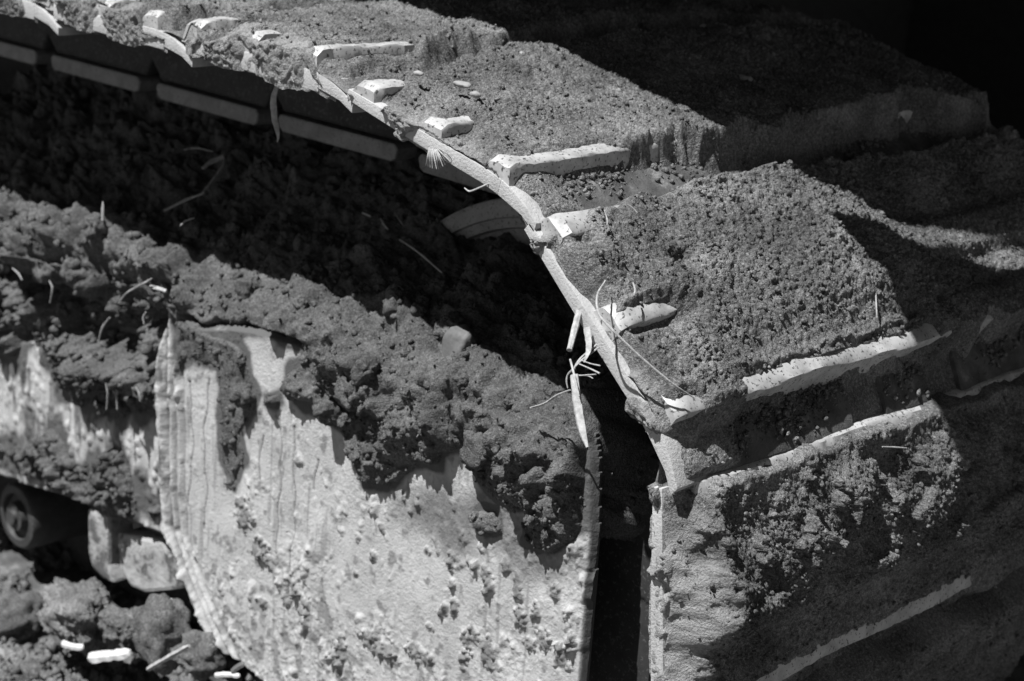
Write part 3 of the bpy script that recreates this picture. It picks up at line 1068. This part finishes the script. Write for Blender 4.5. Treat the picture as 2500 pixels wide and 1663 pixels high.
def soil_heap():
    step = .0015
    x = np.arange(-.62, .456, step)
    # section: s<0 runs down the plate face, s>0 runs back over the frame top
    s = np.arange(-.36, .30, step)
    X, S = np.meshgrid(x, s, indexing='ij')
    zk = np.interp(x, [-.62, -.2, -.05, .0, .1, .3, .42, .47], [-.262, -.244, -.226, -.216, -.214, -.213, -.206, -.222])[:, None] + 0 * S
    # the frame steps back left of the guard plate
    yp = np.interp(x, [-.62, -.075, -.055, .47], [YF, YF, YG, YG])[:, None] + 0 * S
    rr = .026
    ang = np.clip((S + rr) / (2 * rr), 0, 1)          # 0 on the face, 1 on the top
    slope_a = np.radians(np.interp(x, [-.62, -.1, .08, .25, .4], [31, 31, 26, 18, 16]))[:, None]
    # integrate a rounded corner
    face = np.minimum(S, -rr)
    top = np.maximum(S, rr) - rr
    th = ang * (math.pi / 2 - slope_a)
    R = 2 * rr / (math.pi / 2 - slope_a)
    yc = R * (1 - np.cos(th))
    zc = R * np.sin(th)
    Y = yp + yc + top * np.cos(slope_a)
    Z = zk - rr + (face + rr) + zc + top * np.sin(slope_a)
    Y = Y
    ny = -np.cos(th)
    nz = np.sin(th)
    PI = np.stack([X, Y, Z], -1)
    big = fbm(PI, .075, 2, 311)
    mid = fbm(PI, .030, 3, 313)
    rough = fbm(PI, .012, 3, 317)
    gr = granules(X + .003 * rough, S + .003 * mid, .0055, 331, .15, .8) * .0055
    gr2 = granules(X, S, .0036, 333, .25, .8) * .0036
    gr3 = granules(X + .008 * rough, S + .006 * mid, .019, 335, .0, .75) * .019
    left = 1 - sstep(-.14, -.06, X)
    T = .006 + .006 * left + .003 * sstep(.08, .2, X) + .005 * big + .016 * np.clip(fbm(PI, .034, 3, 361) - .05, 0, .8) - .008 * np.clip(fbm(PI, .022, 3, 363) - .25, 0, .8) + (.006 + .005 * left) * mid + .0052 * rough + (.45 + .3 * left) * gr + .4 * gr2 + (.22 + .5 * left + .28 * sstep(.0, -.03, S)) * (gr3 - .003) * (1 + .5 * rough) + .0006 * RNG.normal(size=X.shape)
    T = T + .014 * left * sstep(-.10, .0, S) - .03 * left * np.clip(fbm(PI, .04, 3, 341) - .15, 0, .6)
    xw = sstep(-.06, -.04, X) * (1 - sstep(.05, .085, X))
    T = T * (1 - .7 * xw * (1 - sstep(.0, .06, S)))
    Y = Y + .008 * xw * sstep(-.035, -.010, S)
    # mask on the face parts
    fx = X
    fz = np.where(S < 0, Z, 10)
    warp = .004 * mid + .0025 * rough
    sg = np.min([poly_sd(X, Z, q) for q in SOILG], 0) + warp
    sf = np.min([poly_sd(X, Z, q) for q in SOILF], 0) + warp * 1.3
    sdm = np.where(X > -.066, sg, sf)
    sdm = np.where(S > -.012, -.02, sdm)
    m_ = 1 - sstep(-.006, .001, sdm)
    thick = sstep(.0, .035, -sdm)
    T = np.where(m_ > .01, T * (.35 + .65 * thick) + .001, T)
    T = T * m_ - .012 * (1 - m_)
    # bulge of the big cake on the guard plate
    blob = sstep(.1, .25, X) * (1 - sstep(.40, .47, X)) * sstep(-.16, -.03, S) * (1 - sstep(-.02, .04, S))
    T = T + m_ * .003 * blob
    wv = .012 * fbm(PI, .05, 2, 351)
    ledge = np.exp(-((S - .012 + wv) / .022) ** 2)
    hollow = np.exp(-((S + .046 + wv) / .032) ** 2)
    lm = left * (.55 + .45 * np.clip(fbm(PI, .09, 2, 353) + .4, 0, 1))
    Y = Y + lm * m_ * (.066 * hollow * (1 + .5 * mid) - .026 * ledge)
    Z = Z + lm * .004 * ledge
    # right end rolls away round the end of the plate
    Xe = X + .45 * np.clip(S, 0, .3) + .006 * mid
    endr = sstep(.412, .440, Xe)
    m_ = np.where(Xe > .441, 0, m_)
    V = np.stack([X, Y + ny * T + .07 * endr ** 2, Z + nz * T - .03 * endr ** 2], -1)
    F = grid_faces(*X.shape)
    F = F[(m_.ravel()[F] > .004).any(1)]
    cov = (m_ > .6) | (S > 0)
    n = 11000
    iu = RNG.integers(2, X.shape[0] - 2, n)
    iv = RNG.integers(2, X.shape[1] - 2, n)
    ok = cov[iu, iv] & (RNG.random(n) < np.where(S[iu, iv] > .1, .35, 1.0))
    iu, iv = iu[ok], iv[ok]
    R_ = .0009 + .0026 * RNG.random(len(iu)) ** 4 * (1 + .9 * left[iu, iv])
    Vc, Fc = crumbs(V[iu, iv] + np.stack([0 * R_, ny[iu, iv] * R_ * .5, nz[iu, iv] * R_ * .5], -1), R_)
    # broken clods bedded in the heap
    import bmesh
    bm = bmesh.new()
    bmesh.ops.create_icosphere(bm, subdivisions=4, radius=1)
    P0 = np.array([v.co[:] for v in bm.verts])
    F0 = np.array([[v.index for v in fc.verts] for fc in bm.faces])
    bm.free()
    CV, CF, off = [], [], X.size + len(Vc)
    ok = (m_ > .9) & (S > -.11) & (S < .10) & (Xe < .40)
    ii = np.argwhere(ok)
    for j in range(95):
        a, b = ii[RNG.integers(len(ii))]
        rad = .004 + .011 * RNG.random() ** 2 * (1.0 if X[a, b] < -.06 else .85)
        Q = np.sign(P0) * np.abs(P0) ** RNG.uniform(.6, 1)
        n1 = fbm(P0 + 7.3 * j, .9, 2, 501 + j)
        n2 = fbm(P0 + 3.1 * j, .3, 4, 701 + j, .6)
        Q = Q * (1 + .28 * n1 + .16 * n2 - .12 * np.abs(fbm(P0 + j, .5, 2, 901 + j)))[:, None] * RNG.uniform(.65, 1.2, 3)
        t_ = RNG.uniform(0, 6.28)
        ca, sa = math.cos(t_), math.sin(t_)
        Q = np.stack([Q[:, 0] * ca + Q[:, 2] * sa, Q[:, 1], -Q[:, 0] * sa + Q[:, 2] * ca], -1) * rad
        CV.append(V[a, b] + Q + np.array([0, ny[a, b], nz[a, b]]) * rad * .15)
        CF.append(F0 + off)
        off += len(P0)
    me = raw_mesh('soil_heap', np.concatenate([V.reshape(-1, 3), Vc] + CV), [F, Fc + X.size] + CF)
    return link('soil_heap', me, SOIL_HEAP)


tag(soil_heap(), 'dark crumbly soil heaped on the track frame and clinging to its pale plates', 'soil', kind='stuff')

# ------------------------------------------------------------------ ground


def ground():
    def axis(a, b, st, far):
        mids = np.arange(a, b, st)
        outl = a - st * np.cumsum(1.35 ** np.arange(40))
        outr = b + st * np.cumsum(1.35 ** np.arange(40))
        v = np.concatenate([outl[::-1], mids, outr])
        return v[(v > -far) & (v < far)]
    x = axis(-.62, .06, .0026, 90)
    y = axis(-.12, .27, .0026, 90)
    X, Y = np.meshgrid(x, y, indexing='ij')
    PI = np.stack([X, Y, X * 0 + 9.1], -1)
    near = (1 - sstep(.5, 3, np.hypot(X + .25, Y - .1)))
    Z = -.660 + near * (.0009 * RNG.normal(size=X.shape) + .012 * fbm(PI, .10, 2, 401) + .007 * fbm(PI, .03, 3, 403) + .003 * fbm(PI, .012, 2, 405)
                        + .8 * granules(X, Y, .010, 407, .2, .8) * .010 + .5 * granules(X, Y, .022, 409, .0, .7) * .022)
    Z = Z + (1 - near) * .03 * vnoise(PI, .7, 411)
    V = np.stack([X, Y, Z], -1)
    n = 5000
    cx_ = RNG.uniform(-.6, .05, n)
    cy_ = RNG.uniform(-.1, .26, n)
    iu = np.searchsorted(x, cx_)
    iv = np.searchsorted(y, cy_)
    R_ = .0015 + .006 * RNG.random(n) ** 4
    Vc, Fc = crumbs(V[iu, iv] + np.array([0, 0, 1.]) * R_[:, None] * .4, R_)
    me = raw_mesh('ground', np.concatenate([V.reshape(-1, 3), Vc]), [grid_faces(*X.shape), Fc + X.size])
    o = link('ground', me, SOIL)
    o['kind'] = 'structure'


ground()

# ------------------------------------------------------------------ clods, stones, straws, roots: things lying on or caught in the track


def lump(name, c, rad, label, cat, mat, seed, sub=5, rough=.25, group=None, rot=0.0, box=1.0):
    import bmesh
    bm = bmesh.new()
    bmesh.ops.create_icosphere(bm, subdivisions=sub, radius=1)
    me = bpy.data.meshes.new(name)
    P = np.array([v.co[:] for v in bm.verts])
    P = np.sign(P) * np.abs(P) ** box
    nrm = fbm(P + seed * 3.1, .9, 2, seed) * rough + fbm(P + seed, .35, 5, seed + 3, .6) * rough * .5
    if name == 'soil_clod':
        nrm = nrm + .10 * np.abs(fbm(P + seed, .5, 3, seed + 7)) + .05 * granules(P[:, 0] + .3 * P[:, 2], P[:, 1] + .2 * P[:, 2], .16, seed, .1, .7) + .012 * RNG.normal(size=len(P))
    Q = P * (1 + nrm)[:, None] * np.array(rad)
    ca, sa = math.cos(rot), math.sin(rot)
    Q = np.stack([Q[:, 0] * ca + Q[:, 2] * sa, Q[:, 1], -Q[:, 0] * sa + Q[:, 2] * ca], -1)
    for v, q in zip(bm.verts, Q):
        v.co = q
    for fc in bm.faces:
        fc.smooth = True
    bm.to_mesh(me)
    bm.free()
    o = link(name, me, mat)
    o.location = c
    return tag(o, label, cat, group)


def strand(name, px, ydep, rad, label, cat, mat, n=24, flat=1.0, jit=.12, group=None, parent=None, arch=0.0):
    """a stem or root; px = list of photo points, ydep = depth (y) at each"""
    yd = np.broadcast_to(ydep, (len(px),)) if np.ndim(ydep) else [ydep] * len(px)
    P = np.array([at_y(a, b, y) for (a, b), y in zip(px, yd)])
    C_ = catmull(P, n)
    rr = .72 * (np.interp(np.linspace(0, 1, n), np.linspace(0, 1, len(rad)), rad) if np.ndim(rad) else np.full(n, rad))
    m = MB()
    m.tube(C_, rr, 7, flat, jit)
    o = m.build(name, mat, parent, smooth=True)
    return tag(o, label, cat, group) if parent is None else o


def shoe_y(i, px, py, n=.033):
    """point where the view ray meets the soil surface of shoe i"""
    x, z, a = piv[i]
    a = math.radians(a)
    nn = np.array([math.sin(a), 0, math.cos(a)])
    return at_plane(px, py, np.array([x, 0, z]) + nn * n, nn)


def strand3(name, P, rad, label, cat, mat, n=24, flat=1.0, jit=.1):
    C_ = catmull(np.array(P), n)
    rr = .72 * (np.interp(np.linspace(0, 1, n), np.linspace(0, 1, len(rad)), rad) if np.ndim(rad) else np.full(n, rad))
    m = MB()
    m.tube(C_, rr, 7, flat, jit)
    return tag(m.build(name, mat, None, smooth=True), label, cat)


# broken reed hanging from the shoe edge
reed = empty('broken_reed', tuple(at_y(1400, 900, -.004)))
tag(reed, 'broken straw-coloured reed with torn roots, hanging off the edge of the big tilted shoe', 'reed')
bpy.context.view_layer.update()


def reed_part(name, px, y, rad, mat=STRAW, n=20, flat=.9, jit=.06):
    o = strand(name, px, y, rad, None, None, mat, n, flat, jit, parent=reed)
    o.matrix_parent_inverse = reed.matrix_world.inverted()
    return o


reed_part('upper_stem', [(1416, 752), (1404, 800), (1390, 855)], [.004, -.010, -.024], [.0032, .0034, .0026])
reed_part('lower_stem', [(1402, 915), (1410, 985), (1422, 1050), (1434, 1092)], [-.034, -.040, -.046, -.05], [.0036, .0042, .0036, .0012], flat=.6)
reed_part('leaf_sheath', [(1433, 800), (1438, 850), (1426, 885)], [-.004, -.014, -.022], [.0034, .0028, .0006], flat=.3)
reed_part('root', [(1395, 905), (1420, 880), (1462, 848)], [-.03, -.022, -.004], [.0008, .0010, .0009])
reed_part('root', [(1398, 908), (1415, 878), (1456, 842)], [-.03, -.022, -.004], [.0008, .0010, .0009])
reed_part('root', [(1412, 888), (1440, 900), (1464, 912)], [-.024, -.03, -.032], [.0006, .0007, .0009])
reed_part('root', [(1420, 880), (1442, 888), (1465, 893)], [-.024, -.03, -.032], [.0005, .0006, .0006])
reed_part('root', [(1402, 918), (1430, 916), (1455, 914)], [-.03, -.034, -.034], [.0005, .0006, .0005])
reed_part('root', [(1410, 916), (1435, 918), (1448, 924)], [-.03, -.034, -.034], [.0005, .0006, .0004])
reed_part('root', [(1392, 878), (1398, 900), (1405, 930), (1414, 968)], [-.026, -.032, -.038, -.042], [.001, .001, .001, .0006])
reed_part('root', [(1395, 905), (1386, 915), (1383, 930), (1386, 948)], [-.03, -.031, -.032, -.033], [.001, .0008, .0008, .0005], STRAW_DULL)

strand3('grass_stem', [shoe_y(7, *q, h) for q, h in (((1478, 685), .036), (1 and (1458, 722), .040), ((1462, 765), .040), ((1490, 800), .041), ((1560, 868), .041), ((1640, 935), .040), ((1695, 972), .036))],
        [.0007, .001, .001, .0011, .001, .0009, .0006], 'long thin grass stem curving across the soil of the big tilted shoe', 'grass stem', STRAW, 40)
strand('dry_leaf', [(678, 206), (668, 240), (671, 290), (679, 330), (677, 347)], [.03, .03, .03, .03, .03], [.0032, .004, .0038, .002, .0006],
       'narrow dry leaf hanging under the upper row of shoes', 'leaf', STRAW_DULL, 20, .25)


def heap_pt(px, py, lift=.0):
    """where the view ray meets the soil on the frame top"""
    a = math.radians(27)
    nn = np.array([0, -math.sin(a), math.cos(a)])
    return at_plane(px, py, np.array([0, .085, -.196 + lift]), nn)


def on_heap(name, pxs, rad, label, cat, mat, lift=.014, n=20, flat=1.0):
    return strand3(name, [heap_pt(a, b, lift) for a, b in pxs], rad, label, cat, mat, n, flat)


on_heap('straw', [(975, 585), (1020, 615), (1078, 665)], [.0008, .0012, .0011], 'thin pale straw lying in the shade below the bent shoe', 'straw', STRAW, .02)
on_heap('twig', [(400, 515), (455, 488), (498, 472)], [.0014, .0018, .0012], 'straight grey twig half buried in the shaded soil heap', 'twig', ROOT, .024)
on_heap('curved_root', [(495, 470), (520, 440), (545, 405), (548, 385)], [.001, .002, .0022, .0012], 'curved brown root above the straight twig in the shaded heap', 'root', STRAW_DULL, .026)
on_heap('leaf_strip', [(495, 412), (515, 396), (546, 382)], [.0026, .0038, .003], 'folded leaf strip at the top of the curved root', 'leaf', STRAW_DULL, .027, 14, .35)
on_heap('root_fibre', [(448, 366), (480, 362), (520, 370)], [.0006, .0009, .0007], 'fine pale root fibre near the top of the dark heap', 'root', ROOT, .03)
on_heap('root_fibre', [(440, 552), (452, 540), (475, 532)], [.0008, .0013, .0006], 'short hooked root fibre below the straight twig', 'root', ROOT, .024)
on_heap('straw', [(930, 535), (938, 548), (947, 560)], [.001, .0015, .001], 'stubby bent straw just above the thin pale straw', 'straw', STRAW_DULL, .022)
on_heap('straw', [(885, 520), (895, 524), (905, 529)], [.001, .0012, .001], 'tiny pale straw tip left of the stubby bent straw', 'straw', STRAW, .022)
on_heap('straw', [(964, 520), (974, 536), (985, 552)], [.0006, .0006, .0005], 'hair-thin grey straw right of the stubby bent straw', 'straw', STRAW_DULL, .022)
strand('straw_chip', [(251, 492), (251, 512), (250, 538)], .055, [.001, .0024, .002], 'upright white straw chip on the sunlit heap at far left', 'straw', STRAW, 10, .5)
strand('straw_chip', [(366, 700), (385, 704), (406, 711)], .05, [.0022, .0026, .0022], 'stubby white straw chip above the guard plate peak', 'straw', STRAW, 10, .6)
strand('straw_chip', [(893, 942), (897, 962), (896, 986)], .052, [.0014, .0028, .0022], 'white straw sliver stuck upright in the sunlit cake on the guard plate', 'straw', STRAW, 10, .5)
strand('root_fibre', [(1392, 952), (1360, 965), (1330, 985), (1295, 996)], [.03, .035, .04, .045], [.0008, .001, .0012, .001], 'pale root running left from the hanging reed', 'root', STRAW, 20)
strand('straw', [(1018, 1067), (1028, 1050), (1037, 1034)], .047, [.0006, .0008, .0006], 'short fine straw in the middle of the sunlit cake', 'straw', ROOT, 10)
k = 0
for px, yv, lb in (([(258, 935), (263, 965), (260, 1000)], .062, 'left of three pale rootlets dangling over the frame side'),
                   ([(268, 940), (283, 965), (286, 1000)], .06, 'middle of three pale rootlets dangling over the frame side'),
                   ([(332, 945), (340, 962), (342, 980)], .06, 'right of three pale rootlets dangling over the frame side'),
                   ([(120, 685), (128, 705), (122, 740)], .05, 'crooked pale rootlet at the top of the left clump'),
                   ([(30, 655), (45, 668), (54, 684)], .055, 'bent pale rootlet at the left border of the picture'),
                   ([(290, 740), (310, 715), (355, 690), (370, 680)], .046, 'long grey root slanting up to the stubby white chip'),
                   ([(240, 835), (250, 800), (268, 775)], .05, 'thin root slanting through the middle of the left clump'),
                   ([(352, 792), (350, 775), (356, 762)], .05, 'little pale root beside the guard plate peak')):
    strand('rootlet', px, yv, [.0008, .0016, .0009], lb, 'root', ROOT, 14)

# pieces at the near edge of the shoes
tuft = empty('root_tuft', tuple(at_y(1060, 372, .0)))
tag(tuft, 'fan of pale root fibres sticking out of the middle shoe edge', 'roots')
bpy.context.view_layer.update()
for i in range(13):
    t = i / 12
    sx_, sy_ = 1050 + 14 * t, 352 + 8 * t
    ex_, ey_ = 1040 + 62 * t, 388 + 28 * math.sin(1.2 + t * 1.6) - 20 * abs(t - .5)
    o = strand('fibre', [(sx_, sy_), ((sx_ + ex_) / 2 + random.uniform(-3, 3), (sy_ + ey_) / 2 - 3), (ex_, ey_)], [.004, -.004, -.006 + .006 * random.random()], [.0006, .0007, .0004], None, None, STRAW, 10, parent=tuft)
    o.matrix_parent_inverse = tuft.matrix_world.inverted()
strand('curled_root', [(1134, 459), (1145, 467), (1160, 463), (1185, 452), (1200, 446)], [-.008, -.008, -.006, -.002, .002], [.0006, .0009, .001, .0009, .0006], 'curled pale rootlet under the bright bar of the middle shoe', 'root', STRAW, 20)
strand('straw', [(711, 187), (714, 194), (718, 201)], -.003, [.0006, .0008, .0006], 'tiny pale straw beside the hanging leaf', 'straw', STRAW, 8)

# bits on the shoes
for px, i, rad, lb, mt in (((1270, 140), 6, (.0045, .0045, .004), 'round pale pebble near the back edge of the sunlit middle shoe', STONE_PALE),
                           ((1128, 207), 6, (.008, .004, .0025), 'flat white stone bedded in the soil of the sunlit middle shoe', STONE_PALE),
                           ((1161, 231), 6, (.0045, .003, .0025), 'small white pebble just below the flat white stone', STONE_PALE),
                           ((1023, 180), 6, (.004, .003, .002), 'tiny white pebble above left of the flat white stone', STONE_PALE),
                           ((1820, 194), 6, (.006, .004, .0035), 'grey pebble in the shade on the far half of the middle shoe', STONE_PALE),
                           ((2470, 570), 7, (.007, .006, .007), 'pale stone at the right border on the big tilted shoe', STONE_PALE)):
    c = shoe_y(i, *px, .038 if i == 6 else .03)
    lump('pebble', c, rad, lb, 'pebble', mt, int(px[0]), 3, .18)
c = heap_pt(1118, 845, .016)
lump('stone', heap_pt(1120, 850, .004), (.012, .010, .016), 'smooth grey stone set in the soil where shadow meets sunlight', 'stone', STONE, 5, 4, .1, box=.55, rot=.15)
for px, i, h, lb, mt, rr in (([(2138, 708), (2139, 740), (2141, 776)], 7, .042, 'thin upright straw before the long bright bar of the big tilted shoe', ROOT, .0009),
                             ([(2154, 1091), (2185, 1092), (2214, 1094)], 8, .048, 'level pale straw near the top of the upright shoe', STRAW, .0009),
                             ([(1768, 1550), (1757, 1585), (1748, 1628)], 8, .036, 'upright pale sliver low on the upright shoe', STRAW, .0016),
                             ([(1843, 1486), (1858, 1488), (1875, 1482)], 8, .036, 'short pale chip in the middle of the upright shoe', STRAW, .0022),
                             ([(1528, 497), (1545, 508), (1556, 520)], 7, .042, 'short straw near the leading edge of the big tilted shoe', STRAW_DULL, .0008),
                             ([(1545, 690), (1550, 706), (1548, 722)], 7, .042, 'small crooked root beside the dark hole in the big tilted shoe', STRAW_DULL, .001),
                             ([(1475, 512), (1482, 535), (1482, 550)], 7, .044, 'fine upright root above the first worn bar of the big tilted shoe', STRAW_DULL, .0007)):
    strand3('straw' if 'straw' in lb else 'chip' if 'chip' in lb or 'sliver' in lb else 'root_fibre', [shoe_y(i, *q, h) for q in px], [rr * .7, rr, rr * .6], lb, 'straw' if 'root' not in lb else 'root', mt, 10, .7)
lump('stone', shoe_y(8, 1822, 1455, .034), (.008, .006, .014), 'pale stone sliver in the shade of the upright shoe', 'stone', STONE, 19, 3, .2, rot=.4)

# lower left: clods, chips and sticks by the bottom run
lump('soil_clod', at_y(205, 1500, .05), (.040, .026, .026), 'big pale-faced clod of soil under the bottom chain link', 'clod', SOIL, 23, 6, .34, box=.75)
lump('soil_clod', at_y(320, 1545, .05), (.026, .022, .018), 'rounded dark clod beside the big pale-faced clod', 'clod', SOIL, 29, 6, .34, box=.7)
lump('soil_clod', at_y(480, 1600, .05), (.022, .02, .018), 'small dark clod under the foot of the guard plate', 'clod', SOIL, 31, 4, .3)
lump('soil_clod', at_y(30, 1520, .05), (.03, .03, .022), 'dark clod at the left border below the roller', 'clod', SOIL, 37, 4, .3)
lump('soil_clod', at_y(400, 1545, .045), (.032, .02, .030), 'angular clod stuck to the end of the bottom shoe', 'clod', SOIL, 41, 4, .22, rot=-.6)


def chip(name, px, y, w_, t_, label, cat, mat):
    P = np.array([at_y(a, b, y) for a, b in px])
    n = 12
    C_ = catmull(P, n)
    m = MB()
    m.tube(C_, w_ * np.interp(np.linspace(0, 1, n), [0, .06, .2, .8, .95, 1], [.85, 1, 1.02, .97, .95, .6]) * (1 + .05 * RNG.normal(size=n)), 5, t_, .1)
    tag(m.build(name, mat, None, smooth=False), label, cat)


chip('birch_chip', [(218, 1604), (265, 1600), (317, 1593)], .0, .0056, .4, 'bright white birch chip lying on the soil at bottom left', 'wood chip', BARK)
chip('wood_chip', [(152, 1570), (175, 1577), (203, 1580)], .01, .0034, .5, 'ragged white wood chip left of the bright birch chip', 'wood chip', BARK)
chip('stick', [(362, 1634), (410, 1606), (462, 1577)], .0, .0024, 1.0, 'thin pale stick leaning right of the bright birch chip', 'stick', STRAW)
chip('wood_chip', [(525, 1648), (555, 1646), (585, 1650)], .03, .0026, .5, 'small white chip below the corner of the guard plate', 'wood chip', BARK)
chip('wood_chip', [(566, 1640), (580, 1628), (596, 1620)], .03, .003, .4, 'grey leaf-shaped chip leaning at the corner of the guard plate', 'wood chip', STONE)
chip('wood_chip', [(385, 1461), (400, 1468), (420, 1470)], .09, .004, .5, 'white crust chip lying on the bottom link below the bracket', 'wood chip', BARK)

# repeats of a kind share a group
GROUPS = {'straw': 'loose straws on the excavator track', 'root': 'roots and fibres sticking out of the soil', 'pebble': 'pebbles bedded in the soil of the shoes',
          'clod': 'soil clods on the ground by the bottom run', 'wood chip': 'wood chips scattered on the ground', 'stone': 'stones stuck in the caked soil'}
for o in COL.objects:
    if o.parent is None and o.get('category') in GROUPS and not o.get('group'):
        o['group'] = GROUPS[o['category']]
